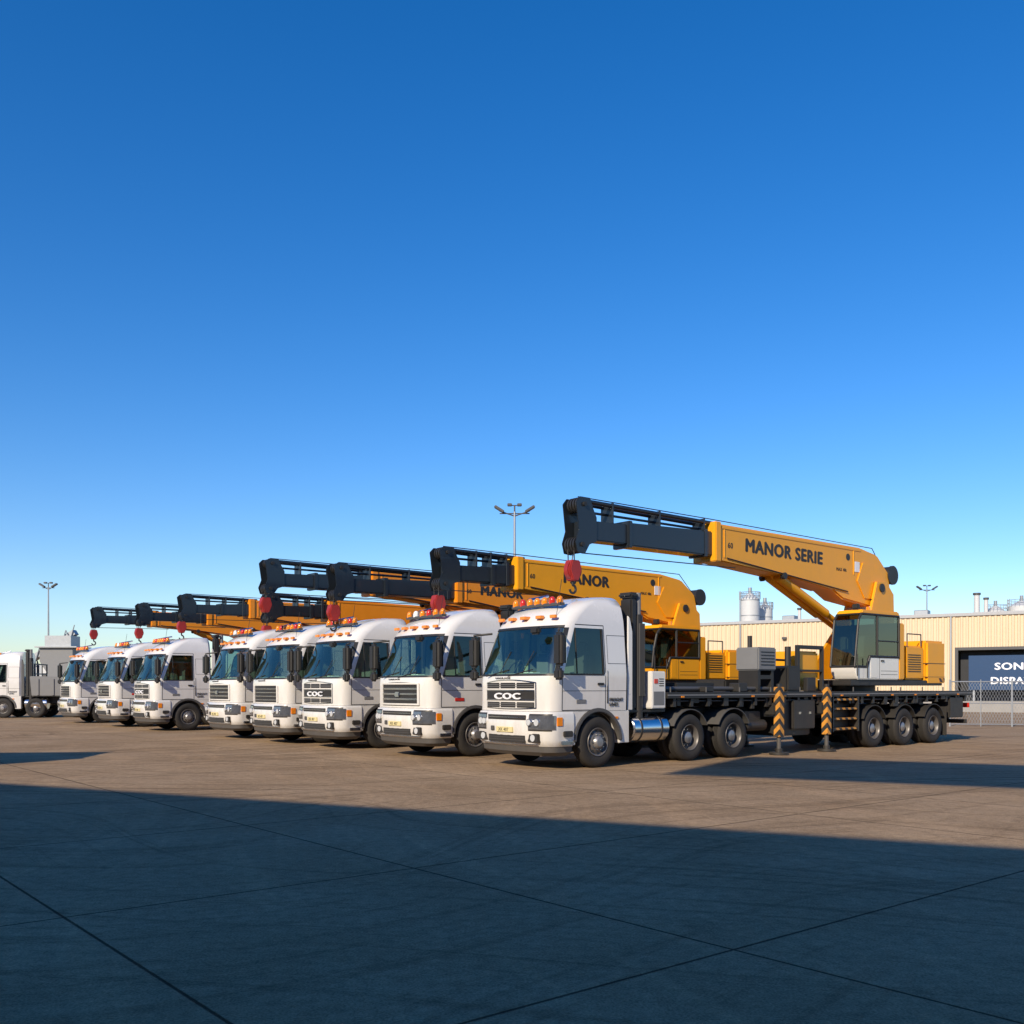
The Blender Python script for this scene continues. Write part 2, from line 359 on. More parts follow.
        box(k,'door_handle',-.02,.16,s*1.235-.02,s*1.235+.02,1.74,1.79,BLACK,.01)
        box(k,'window_belt_seal',-.98,.17,s*1.228-.006,s*1.228+.006,1.945,1.98,BLACK,.003)
        bm=bmesh.new()
        a=[bm.verts.new((.16+d,s*(HW(WB)+e_),WB)) for d,e_ in((-.01,-.02),(.03,-.02),(.03,.008),(-.01,.008))]
        b=[bm.verts.new((.16+d,s*(HW(WT)+e_),WT)) for d,e_ in((-.01,-.02),(.03,-.02),(.03,.008),(-.01,.008))]
        for i in range(4): bm.faces.new((a[i],a[(i+1)%4],b[(i+1)%4],b[i]))
        fin(k,'window_rear_seal',bm,BLACK)
        cyls(k,'window_divider',[((-.60,s*(HW(WB)-.006),WB),(-.60,s*(HW(WT)-.004),WT),.014)],BLACK)
        box(k,'grab_handle',.27,.30,s*1.22-.01,s*1.22+.05,1.35,2.05,BLACK,.01)
        box(k,'side_marker',.5,.6,s*1.22-.01,s*1.22+.008,1.02,1.07,AMBER,.004)
        box(k,'side_badge',-.62,-.35,s*1.219-.006,s*1.219+.006,1.36,1.44,REDL if style==1 else GREYBOX,.004)
    M=Matrix.Translation((.33,-1.228,1.40))@Matrix.Rotation(math.radians(90),4,'X')
    text(k,'door_letters','FREIGHT\nLINES',.10,INK,M,.003,.002)
    boxes(k,'roof_light_bar',[(-.70,-.56,-.80,.80,3.42,3.48)],GREYP,.01)
    cols=[AMBER,REDL,AMBER,AMBER,AMBER,REDL,AMBER] if style!=1 else [AMBER,AMBER,REDL,AMBER,WINK,AMBER]
    n=len(cols)
    for i,c in enumerate(cols):
        v=-.72+1.44*i/(n-1); bm=bmesh.new()
        bmesh.ops.create_uvsphere(bm,u_segments=12,v_segments=8,radius=.07,matrix=Matrix.Translation((-.63,v,3.54))@Matrix.Diagonal((1,1,1.2,1)))
        addcyl(bm,(-.63,v,3.46),(-.63,v,3.54),.075,12); fin(k,'beacon',bm,c)
    for v in(-.85,-.45,0,.45,.85):
        box(k,'marker_lamp',-1.06+.11*abs(v),-.90,v-.09,v+.09,3.13,3.20,AMBER,.01)
    cyl(k,'air_horn',(-.66,.25,3.57),(-.1,.25,3.71),.05,CHROME,12,.03)
    cyl(k,'aerial',(-.8,-.8,3.2),(-.7,-.85,3.95),.006,BLACK,6)
    box(k,'dashboard',-1.28,-.84,-1.02,1.02,1.5,1.99,INTER,.06)
    for v in(-.62,.62):
        box(k,'seat_base',-.45,.15,v-.26,v+.26,1.5,1.75,SEAT,.06); box(k,'seat_back',.05,.22,v-.25,v+.25,1.7,2.45,SEAT,.06); box(k,'headrest',.07,.19,v-.13,v+.13,2.47,2.68,SEAT,.04)
    bm=bmesh.new(); R=Matrix.Translation((-.72,.62,2.10))@Matrix.Rotation(math.radians(-55),4,'Y')
    for i in range(20):
        a=2*math.pi*i/20;b=2*math.pi*(i+1)/20
        addcyl(bm,R@Vector((.23*math.cos(a),.23*math.sin(a),0)),R@Vector((.23*math.cos(b),.23*math.sin(b),0)),.016,6)
    addcyl(bm,R@Vector((-.23,0,0)),R@Vector((.23,0,0)),.02,6); fin(k,'steering_wheel',bm,BLACK)
    box(k,'curtain',.26,.30,-1.05,1.05,1.6,2.9,CURT,.01)
    box(k,'dash_papers',-1.20,-1.0,-.5,-.2,1.992,2.01,WINK,.004)
    for s in(-1,1): prism(k,'side_fairing',[(.96,1.2),(1.10,1.2),(1.10,2.9),(1.02,3.2),(.96,3.25)],s*1.17,s*1.13,WHITE if style!=1 else GREYP,.01)
    cyl(k,'exhaust_stack',(1.42,-1.02,1.0),(1.42,-1.02,3.3),.11,BLACK,20,bv=.02); cyl(k,'exhaust_tip',(1.42,-1.02,3.3),(1.42,-1.02,3.78),.07,GREYBOX,16)
    boxes(k,'exhaust_shield',[(1.35+.035*q,1.365+.035*q,-1.16,-1.12,1.5,3.1) for q in range(5)],GREYP)
    box(k,'air_intake_duct',1.14,1.32,-1.10,-.74,1.2,3.66,BLACK,.04)
    box(k,'air_intake_top',1.10,1.35,-1.13,-.71,3.66,3.78,BLACK,.04)
    boxes(k,'headboard_frame',[(1.55,1.61,-1.0,-.93,1.3,3.0),(1.55,1.61,.93,1.0,1.3,3.0),(1.55,1.61,-.93,.93,2.93,3.0),(1.55,1.61,-.93,.93,2.4,2.46)],BLACK)
    wheel(k,0,-1); wheel(k,0,1)
    for s in(-1,1):
        cyl(k,'fuel_tank',(1.12,s*.90,.78),(2.28,s*.90,.78),.31,CHROME,32,bv=.03)
        for u in(1.37,2.02): cyl(k,'tank_strap',(u-.025,s*.9,.78),(u+.025,s*.9,.78),.318,BLACK,32)
        cyl(k,'tank_cap',(1.7,s*.98,1.06),(1.7,s*1.0,1.12),.06,BLACK,14)
    box(k,'rear_catwalk',.98,2.25,-1.1,1.1,1.14,1.2,BLACK)
    return k

def chassis(deck_end,axles,big):
    k=Kit()
    for s in(-1,1): box(k,'frame_rail',.5,deck_end-.2,s*.45-.05,s*.45+.05,.85,1.18,BLACK)
    box(k,'deck',2.15,deck_end,-1.25,1.25,1.44,1.58,BLACK,.012)
    lst=[];u=2.4
    while u<deck_end-.1: lst.append((u,u+.09,-1.2,1.2,1.25,1.437)); u+=.6
    boxes(k,'deck_crossmembers',lst,BLACK)
    for s in(-1,1):
        box(k,'deck_side_rail',2.15,deck_end,s*1.257-.006,s*1.257+.006,1.50,1.53,GREYBOX,0)
        lst=[(u,u+.1,s*1.262-.008,s*1.262+.008,1.46,1.495) for u in np.arange(2.6,deck_end-.3,1.3)]
        boxes(k,'deck_marker_lamps',lst,AMBER)
        cyls(k,'deck_stakes',[((u,s*1.2,1.58),(u,s*1.2,1.70),.018) for u in np.arange(2.3,deck_end-.1,1.25)],GREYP)
        rnd=random.Random(3)
        hang=[]
        for u in np.arange(2.6,deck_end-.6,.55):
            hang.append((u,u+rnd.uniform(.08,.3),s*rnd.uniform(1.0,1.15)-.05,s*1.1+.05,1.44-rnd.uniform(.1,.3),1.437))
        boxes(k,'underdeck_fittings',[(a,b,min(c,d),max(c,d)+.01,e,f) for a,b,c,d,e,f in hang],BLACK,.008)
        cyls(k,'brake_lines',[((2.4,s*1.13,1.38),(deck_end-.4,s*1.13,1.34),.018),((2.4,s*.62,1.0),(deck_end-.4,s*.62,1.02),.03)],GREYP)
    for a in axles:
        wheel(k,a,-1,dual=True); wheel(k,a,1,dual=True)
        cyl(k,'axle',(a,-.9,.54),(a,.9,.54),.09,BLACK)
        cyl(k,'axle_diff',(a-.25,0,.54),(a+.25,0,.54),.24,BLACK)
        for s in(-1,1):
            bm=bmesh.new(); n=10
            A=[(a+.66*math.cos(t),.54+.66*math.sin(t)) for t in [math.radians(25+130*i/n) for i in range(n+1)]]
            B=[(a+.64*math.cos(t),.54+.64*math.sin(t)) for t in [math.radians(25+130*i/n) for i in range(n+1)]]
            addprism(bm,A+B[::-1],s*1.24,s*.62); fin(k,'mudguard',bm,GREYP if a<6 else BLACK)
    last=max(axles)
    for s in(-1,1):
        box(k,'mud_flap',last+.72,last+.74,s*.95-.3,s*.95+.3,.22,1.1,RUBBER,.004)
        box(k,'tail_lamp',deck_end-.02,deck_end+.03,s*.95-.2,s*.95+.2,1.05,1.2,REDL,.01)
    boxes(k,'rear_underrun',[(deck_end-.25,deck_end-.15,-1.15,1.15,.55,.68),(deck_end-.25,deck_end-.17,-.6,-.52,.6,1.45),(deck_end-.25,deck_end-.17,.52,.6,.6,1.45)],BLACK)
    box(k,'control_box',1.66,2.12,-1.22,-.62,1.22,2.05,WHITE,.02)
    box(k,'control_box_door',1.72,2.06,-1.228,-1.22,1.3,1.6,GREYBOX,.003)
    box(k,'hydraulic_tank',1.66,2.12,.3,1.2,1.22,2.2,GREYBOX,.03)
    boxes(k,'control_box_labels',[(1.74,1.85,-1.232,-1.216,1.78,1.88)],REDL)
    boxes(k,'control_box_vents',[(1.9,2.05,-1.226,-1.216,z,z+.02) for z in(1.72,1.77,1.82,1.87)],BLACK)
    cyls(k,'hoses',[((1.3,-.1+.1*i,1.6),(1.9,-.2+.1*i,1.3+.05*i),.02) for i in range(4)],BLACK)
    ou=[6.25,8.35] if big else [5.85]
    for o in ou:
        box(k,'outrigger_beam',o-.16,o+.16,-1.27,1.27,1.0,1.3,BLACK)
        box(k,'outrigger_housing',o-.22,o+.22,-1.0,1.0,.95,1.38,BLACK)
        for s in(-1,1):
            box(k,'outrigger_leg',o-.10,o+.10,s*1.30-.09,s*1.30+.09,.45,1.7 if big else 1.6,HAZ,.01)
            cyl(k,'jack_ram',(o,s*1.30,.10),(o,s*1.30,.58),.055,GREYP)
            cyl(k,'jack_pad',(o,s*1.30,.012),(o,s*1.30,.07),.24,BLACK,20)
            cyl(k,'jack_pad_socket',(o,s*1.30,.07),(o,s*1.30,.16),.09,BLACK,14)
            cyl(k,'leg_cap',(o,s*1.30,1.7 if big else 1.6),(o,s*1.30,1.78 if big else 1.68),.07,BLACK,14)
    if big:
        box(k,'valve_block',6.6,7.9,-1.1,1.1,.45,1.38,BLACK,.03)
        box(k,'tool_locker',7.0,7.95,-1.22,-.7,.62,1.36,BLACK,.02)
        boxes(k,'locker_latches',[(7.2,7.3,-1.235,-1.216,1.0,1.06),(7.65,7.75,-1.235,-1.216,1.0,1.06)],CHROME)
        boxes(k,'access_steps',[(8.76,9.92,-1.26,-1.0,z,z+.05) for z in(.55,.82,1.09,1.34)],HAZ)
        boxes(k,'step_stringers',[(8.70,8.75,-1.27,-.98,.5,1.437),(9.93,9.98,-1.27,-.98,.5,1.437),(8.76,9.9,-.99,-.95,.5,1.4)],BLACK)
        box(k,'spare_locker',15.25,16.1,-1.2,-.6,.75,1.38,BLACK,.02)
        box(k,'air_tank_mount',5.25,5.9,-1.0,-.6,.8,1.1,BLACK,.02)
        cyl(k,'air_tank',(5.2,-1.0,.75),(6.0,-1.0,.75),.14,BLACK,20,bv=.02)
        box(k,'power_pack',5.75,6.5,-1.05,-.35,2.12,2.70,GREYBOX,.03)
        boxes(k,'power_pack_louvres',[(5.85,6.4,-1.062,-1.048,z,z+.02) for z in np.arange(2.25,2.6,.08)],BLACK)
        boxes(k,'power_pack_stand',[(5.8,5.9,-1.0,-.4,1.58,2.12),(6.35,6.45,-1.0,-.4,1.58,2.12),(5.9,6.35,-1.0,-.9,1.9,2.0)],BLACK)
        box(k,'pump_housing',5.9,6.7,.1,1.1,1.58,1.9,BLACK,.04)
        box(k,'winch_cover',6.9,7.5,-1.1,.0,1.58,2.25,BLACK,.05)
        cyls(k,'power_pack_pipes',[((6.5,-1.0,2.2),(7.3,-1.0,2.2),.04),((6.5,-.9,2.4),(7.6,-.7,2.4),.03),((6.0,-.6,2.70),(6.0,-.6,3.0),.06),((7.2,-.9,2.2),(7.2,-.9,2.75),.08)],BLACK)
        box(k,'counterweight_front',7.65,8.6,-.9,.7,1.60,2.65,YEL,.05)
        boxes(k,'winch_frame',[(7.5,7.6,-1.0,-.9,1.58,2.8),(8.62,8.7,-1.0,-.9,1.58,2.8),(7.6,8.62,-1.0,-.93,2.70,2.8),(7.6,8.62,-1.0,-.94,2.1,2.16)],BLACK,.01)
        box(k,'locker',3.2,4.6,-.6,.9,1.58,1.8,BLACK,.02)
        cyls(k,'deck_pipes',[((2.3,-.9,1.66),(6.9,-.9,1.66),.05),((2.3,-.7,1.64),(6.9,-.7,1.64),.035)],GREYP)
        boxes(k,'deck_clutter',[(4.9,5.25,-1.1,-.8,1.58,1.8),(3.6,3.9,-1.15,-.95,1.58,1.72),(7.7,8.1,-1.15,-1.02,1.58,1.95)],BLACK,.02)
    else:
        box(k,'tool_locker',5.3,5.7,-1.2,-.7,.7,1.3,GREYP,.02)
        box(k,'deck_locker',2.5,4.2,-1.1,1.1,1.59,2.0,BLACK,.03)
    return k

def crane(tip,joint,end,dz,kf,mat,txt,cabtop):
    k=Kit(); Z=5.8+dz
    def lz(d): return Z-d*kf
    prism(k,'boom_base_section',[(joint,lz(0)),(end-1.7,lz(.02)),(end-.75,lz(.16)),(end-.15,lz(.62)),(end,lz(1.15)),(end-.25,lz(1.6)),(end-1.2,lz(1.72)),(end-2.6*kf,lz(1.58)),(end-(end-joint)*.38,lz(1.34)),(end-(end-joint)*.62,lz(1.12)),(joint,lz(.92))],-.33,.33,mat,.045)
    for s in(-1,1):
        prism(k,'boom_top_flange',[(joint+.2,lz(.05)),(end-1.7,lz(.07)),(end-1.7,lz(.14)),(joint+.2,lz(.12))],s*.33,s*.345,mat,.005)
        prism(k,'boom_bottom_flange',[(joint+.2,lz(.86)),(end-(end-joint)*.62,lz(1.06)),(end-(end-joint)*.38,lz(1.28)),(end-(end-joint)*.38,lz(1.34)),(end-(end-joint)*.62,lz(1.12)),(joint+.2,lz(.92))],s*.33,s*.345,mat,.005)
        prism(k,'boom_pivot_plate',[(end-1.6,lz(.45)),(end-.7,lz(.5)),(end-.2,lz(1.1)),(end-.45,lz(1.5)),(end-1.5,lz(1.5)),(end-1.9,lz(1.0))],s*.33,s*.36,mat,.01)
        cyl(k,'pivot_pin',(end-.75,s*.36,lz(1.15)),(end-.75,s*.50,lz(1.15)),.13*kf,BLACK,20)
        cyl(k,'ram_pin',(end-(end-joint)*.66,s*.30,lz(1.12)),(end-(end-joint)*.66,s*.40,lz(1.12)),.09,BLACK,16)
        box(k,'boom_warning_plate',end-2.0,end-1.75,s*.338-.006,s*.338+.006,lz(.75),lz(.45),WINK,.003)
        boxes(k,'boom_ribs',[(u,u+.035,s*.338-.009,s*.338+.009,lz(.84),lz(.13)) for u in (joint+.3,end-(end-joint)*.25)],mat,.004)
    box(k,'boom_collar',joint-.06,joint+.16,-.37,.37,lz(.96),lz(-.04),mat,.02)
    prism(k,'boom_second_section',[(joint,lz(.20)),(tip+1.7,lz(.30)),(tip+1.7,lz(.84)),(joint,lz(.82))],-.25,.25,NAVY,.03)
    box(k,'second_collar',tip+1.62,tip+1.74,-.27,.27,lz(.88),lz(.26),NAVY,.015)
    prism(k,'boom_fly_section',[(tip+1.7,lz(.34)),(tip+.3,lz(.38)),(tip+.3,lz(.82)),(tip+1.7,lz(.80))],-.20,.20,NAVY,.025)
    boxes(k,'section_wear_pads',[(joint-.35,joint-.25,-.27,.27,lz(.86),lz(.17))],NAVY,.01)
    for s in(-1,1):
        prism(k,'boom_head_plate',[(tip+.62,lz(.30)),(tip+.50,lz(.08)),(tip+.42,lz(-.12)),(tip+.10,lz(-.12)),(tip-.02,lz(.02)),(tip+.02,lz(.32)),(tip+.06,lz(.62)),(tip-.04,lz(.9)),(tip+.02,lz(1.12)),(tip+.26,lz(1.14)),(tip+.40,lz(.92)),(tip+.62,lz(.84))],s*.23,s*.205,NAVY,.01)
    bm=bmesh.new()
    for (uu,dd,r) in((tip+.22,.04,.17),(tip+.16,.94,.19)):
        for v in(-.13,-.045,.045,.13): addcyl(bm,(uu,v-.025,lz(dd)),(uu,v+.025,lz(dd)),r*kf,20)
        addcyl(bm,(uu,-.28,lz(dd)),(uu,.28,lz(dd)),.05,12)
    fin(k,'head_sheaves',bm,BLACK)
    cyls(k,'jib_tube',[((tip+.2,-.14,lz(-.05)),(joint+.35,-.14,lz(-.02)),.05),((tip+.3,.14,lz(-.05)),(joint+.2,.14,lz(-.0)),.05),((tip+.3,0,lz(.16)),(joint+.1,0,lz(.14)),.03)],NAVY,12)
    boxes(k,'jib_brackets',[(u,u+.05,-.19,.19,lz(.36),lz(-.10)) for u in (tip+1.15,(tip+joint)/2+.4,joint-.3)],NAVY,.006)
    hz=lz(1.40)
    cyls(k,'hoist_ropes',[((tip+.03,-.1,lz(.9)),(tip+.05,-.1,hz),.014),((tip+.24,.1,lz(.9)),(tip+.13,.1,hz),.014),((tip+.03,.1,lz(.9)),(tip+.05,.1,hz),.014),((tip+.25,0,lz(-.16)),(joint+.2,0,lz(-.16)),.012),((joint+.2,0,lz(-.16)),(end-.5,0,lz(-.1)),.012),((end-.5,0,lz(-.1)),(end+.1,0,lz(.5)),.012),((tip+.22,-.15,lz(1.12)),(joint+.8,-.30,lz(1.06)),.013)],BLACK,6)
    bm=bmesh.new(); addcyl(bm,(tip+.09,-.09,hz-.1),(tip+.09,.09,hz-.1),.20*kf+.02,24); bev(bm,.03); fin(k,'hook_block',bm,REDH)
    prism(k,'hook_block_cheeks',[(tip-.03,hz+.12),(tip+.21,hz+.12),(tip+.27,hz-.1),(tip+.17,hz-.34),(tip+.01,hz-.34),(tip-.09,hz-.1)],-.12,.12,REDH,.02)
    bm=bmesh.new(); c=Vector((tip+.09,0,hz-.52)); pp=None
    for i in range(13):
        a=math.radians(90-i*22); q=c+Vector((.09*math.cos(a),0,.09*math.sin(a)))
        if pp: addcyl(bm,pp,q,.028,8)
        pp=q
    addcyl(bm,c+Vector((0,0,.09)),c+Vector((0,0,.2)),.028,8); fin(k,'hook',bm,BLACK)
    a=(end-(end-joint)*.66,0,lz(1.12)); b=(end-(end-joint)*.66+4.2*kf,0,lz(2.75))
    A=Vector(a);B=Vector(b); M=A.lerp(B,.55)
    for v in(-.14,.14):
        o=Vector((0,v,0)); cyl(k,'lift_ram_barrel',A+o,M+o,.125,mat,18,bv=.02); cyl(k,'lift_ram_rod',M+o,B+o,.08,mat,14)
    prism(k,'lift_link',[(A.x-.15,A.z+.1),(A.x+.3,A.z+.12),(M.x+.2,M.z+.02),(M.x,M.z-.16),(A.x+.1,A.z-.2)],-.05,.05,mat,.02)
    for s in(-1,1):
        prism(k,'turret_plate',[(end-3.3*kf,1.92),(end+.05,1.92),(end-.05,lz(1.3)),(end-.5,lz(.92)),(end-1.0,lz(.98)),(end-1.35,lz(1.9)),(end-2.7*kf,2.6)],s*.38,s*.46,mat,.015)
    box(k,'turret_web',end-1.4,end-.2,-.38,.38,1.92,lz(1.9),mat,.02)
    c0=end-3.35*kf; c1=end-1.15*kf
    cyl(k,'slew_ring',(end-2.0*kf,0,1.582),(end-2.0*kf,0,1.74),.85,BLACK,40)
    box(k,'slew_platform',c0-.25,end+1.5*kf,-1.18,1.18,1.742,1.90,BLACK,.02)
    zt=cabtop; v0,v1=-1.24,-.48
    low=WHITE if kf>.95 else mat
    prism(k,'crane_cab_lower',[(c0+.02,1.905),(c0-.10,2.06),(c0-.14,2.26),(c0+.50,2.26),(c0+.62,2.55),(c1,2.55),(c1,1.905)],v0,v1,low,.03)
    gp=[(c0-.13,2.265),(c0-.06,2.8),(c0+.06,zt-.28),(c0+.20,zt-.12),(c1-.02,zt-.12),(c1-.02,2.555),(c0+.63,2.555),(c0+.505,2.265)]
    prism(k,'crane_cab_glass',gp,v0+.012,v1-.012,DGLASS,0)
    prism(k,'crane_cab_roof',[(c0+.14,zt-.12),(c0+.24,zt),(c1-.05,zt+.02),(c1+.03,zt-.12)],v0-.015,v1+.015,mat,.03)
    cd=[]
    for v in(v0+.008,v1-.008):
        loop=gp
        for q in range(len(loop)):
            p=loop[q];r=loop[(q+1)%len(loop)]; cd.append(((p[0],v,p[1]),(r[0],v,r[1]),.034))
        um=c0+1.02*kf
        cd.append(((um,v,2.555),(um,v,zt-.12),.034)); cd.append(((um,v,3.0),(c1-.02,v,3.0),.02))
    for p in(gp[0],gp[3]): cd.append(((p[0],v0,p[1]),(p[0],v1,p[1]),.032))
    cyls(k,'crane_cab_frame',cd,BLACK)
    prism(k,'crane_cab_door',[(c0+.66,1.96),(c0+.66,2.50),(c0+1.0*kf,2.50),(c0+1.0*kf,1.96)],v0-.008,v0+.01,low,.004)
    box(k,'crane_cab_rear',c1+.002,c1+.3,v0,v1,1.91,zt-.3,mat,.03)
    box(k,'operator_seat',c0+.95*kf,c0+1.12*kf,-1.05,-.65,2.3,3.15,SEAT,.05); box(k,'operator_seat_base',c0+.45*kf,c0+.95*kf,-1.05,-.65,2.30,2.55,SEAT,.05)
    box(k,'console',c0+.08,c0+.26,-1.05,-.68,2.27,2.75,BLACK,.02)
    box(k,'cab_interior_back',c1-.12,c1-.04,v0+.03,v1-.03,2.56,zt-.3,SEAT,.01)
    box(k,'cab_door_handle',c0+1.2*kf,c0+1.35*kf,v0-.03,v0+.01,2.42,2.46,BLACK,.006)
    boxes(k,'cab_lower_seams',[(c0+1.12*kf,c0+1.12*kf+.012,v0-.003,v0+.01,1.93,2.52),(c0+1.2*kf,c1-.1,v0-.003,v0+.01,2.05,2.06),(c0+1.2*kf,c1-.1,v0-.003,v0+.01,2.15,2.16)],INK)
    cyls(k,'cab_handrail',[((c0-.1,v0-.06,2.0),(c0-.1,v0-.06,2.6),.015),((c0+.4,v0-.06,1.95),(c0+.4,v0-.06,2.5),.015)],BLACK)
    box(k,'work_lamp',c0+.20,c0+.30,v0+.1,v0+.3,zt+.02,zt+.16,BLACK,.02)
    cyl(k,'cab_beacon',(c0+1.2*kf,-.85,zt),(c0+1.2*kf,-.85,zt+.14),.06,AMBER,14)
    e0=end-.55; e1=end+1.55*kf+.1; eh=2.92 if kf>.9 else 2.75
    box(k,'engine_housing',e0,e0+1.05*kf,-1.12,1.12,1.92,eh,mat,.05)
    boxes(k,'engine_louvres',[(e0+.12,e0+.85*kf,-1.132,-1.118,z,z+.025) for z in np.arange(2.15,2.65,.07)],BLACK)
    cyls(k,'platform_handrail',[((e0+.1,-1.1,eh),(e0+.1,-1.1,eh+.35),.018),((e0+.9*kf,-1.1,eh),(e0+.9*kf,-1.1,eh+.35),.018),((e0+.1,-1.1,eh+.35),(e0+.9*kf,-1.1,eh+.35),.018)],GREYP)
    box(k,'counterweight',e0+1.07*kf,e1,-1.2,1.2,1.75,3.1 if kf>.9 else 2.85,mat,.07)
    boxes(k,'counterweight_groove',[(e0+1.06*kf,e1+.004,-1.204,1.204,2.4,2.42),(e0+1.06*kf,e1+.004,-1.204,1.204,2.0,2.01)],INK)
    boxes(k,'counterweight_stripes',[(e1-.4,e1-.05,-1.207,-1.19,1.85,1.97)],HAZ)
    cyl(k,'winch_drum',(end+.1,-.3,lz(.7)),(end+.1,.3,lz(.7)),.24*kf+.03,BLACK,24)
    for s in(-1,1): cyl(k,'winch_flange',(end+.1,s*.30,lz(.7)),(end+.1,s*.36,lz(.7)),.29*kf,BLACK,24)
    cyls(k,'hydraulic_hoses',[((end-1.2,-.39,lz(1.5)),(end-.4,-.5,2.6),.03),((end-1.0,-.39,lz(1.5)),(end-.3,-.5,2.5),.03),((joint+.4,-.36,lz(.85)),(end-2.4,-.36,lz(1.35)),.018)],BLACK)
    if txt:
        L=(end-joint)
        M=Matrix.Translation((joint+L*.14,-.333,lz(.60)))@Matrix.Rotation(math.radians(1.0),4,'Y')@Matrix.Rotation(math.radians(90),4,'X')
        text(k,'boom_lettering',txt,.47*kf,INK,M@Matrix.Diagonal((1.12,1,1,1)),.002,.024)
        M=Matrix.Translation((joint+L*.055,-.333,lz(.58)))@Matrix.Rotation(math.radians(90),4,'X')
        text(k,'boom_small_lettering','60',.2*kf,INK,M,.002,.004)
        M=Matrix.Translation((end-2.95*kf,-.333,lz(.78)))@Matrix.Rotation(math.radians(90),4,'X')
        text(k,'boom_data_lettering','MAX 48t',.13*kf,INK,M,.002,.003)
        cyl(k,'boom_emblem',(end-2.35*kf,-.33,lz(.35)),(end-2.35*kf,-.338,lz(.35)),.1,INK,20)
    return k

cabs=[cab(0),cab(1),cab(2)]
ch_big=chassis(16.6,[2.96,4.55,10.85,12.5,14.2],True)
ch_small=chassis(10.2,[2.96,4.5,7.3,8.8],False)
V=(-0.635,0.773)
O=(1.83,20.6)
trucks=[(0,0,0.32,5.0,13.3,0,1,YEL,'MANOR SERIE',0),
 (4.25,0,-.35,2.1,9.4,-.68,.88,YEL,'    MANOR',1),
 (8.45,0,-.98,3.2,9.4,-.72,.85,ORG,'MANOR',0),
 (11.7,0,-1.5,2.2,9.2,-.32,.85,ORG,'',2),
 (15.2,0,.2,2.6,9.4,-1.0,.8,ORG,'',1),
 (22.7,0,.1,3.0,9.4,-.48,.8,ORG,'',0),
 (27.4,0,-.0,3.1,9.4,-.53,.8,ORG,'',1),
 (33.2,0,-.2,2.6,9.4,-.35,.8,ORG,'',2)]
for i,(s,du,tip,joint,end,dz,kf,mat,txt,cs) in enumerate(trucks):
    c=s+1.25
    e=empty('crane_truck',(O[0]+V[0]*c+UX*du,O[1]+V[1]*c+UY*du,0),ROW)
    place(cabs[cs],e); place(ch_big if i==0 else ch_small,e)
    place(crane(tip,joint,end,dz,kf,mat,txt,3.85 if i==0 else 3.5),e)

k=Kit()
box(k,'frame',.5,6.6,-.5,.5,.8,1.15,BLACK)
for a in(1.7,4.4,5.7): wheel(k,a,-1,dual=True); wheel(k,a,1,dual=True)
prism(k,'tipper_body',[(1.5,1.2),(6.4,1.2),(6.9,2.2),(1.4,2.3)],-1.22,1.22,GREYBOX,.03)
boxes(k,'tipper_ribs',[(u,u+.1,-1.27,1.27,1.25,2.15) for u in np.arange(1.8,6.3,.8)],GREYBOX,.01)
e=empty('tipper_truck',(-28.1,55,0),0.12); place(cabs[1],e); place(k,e)

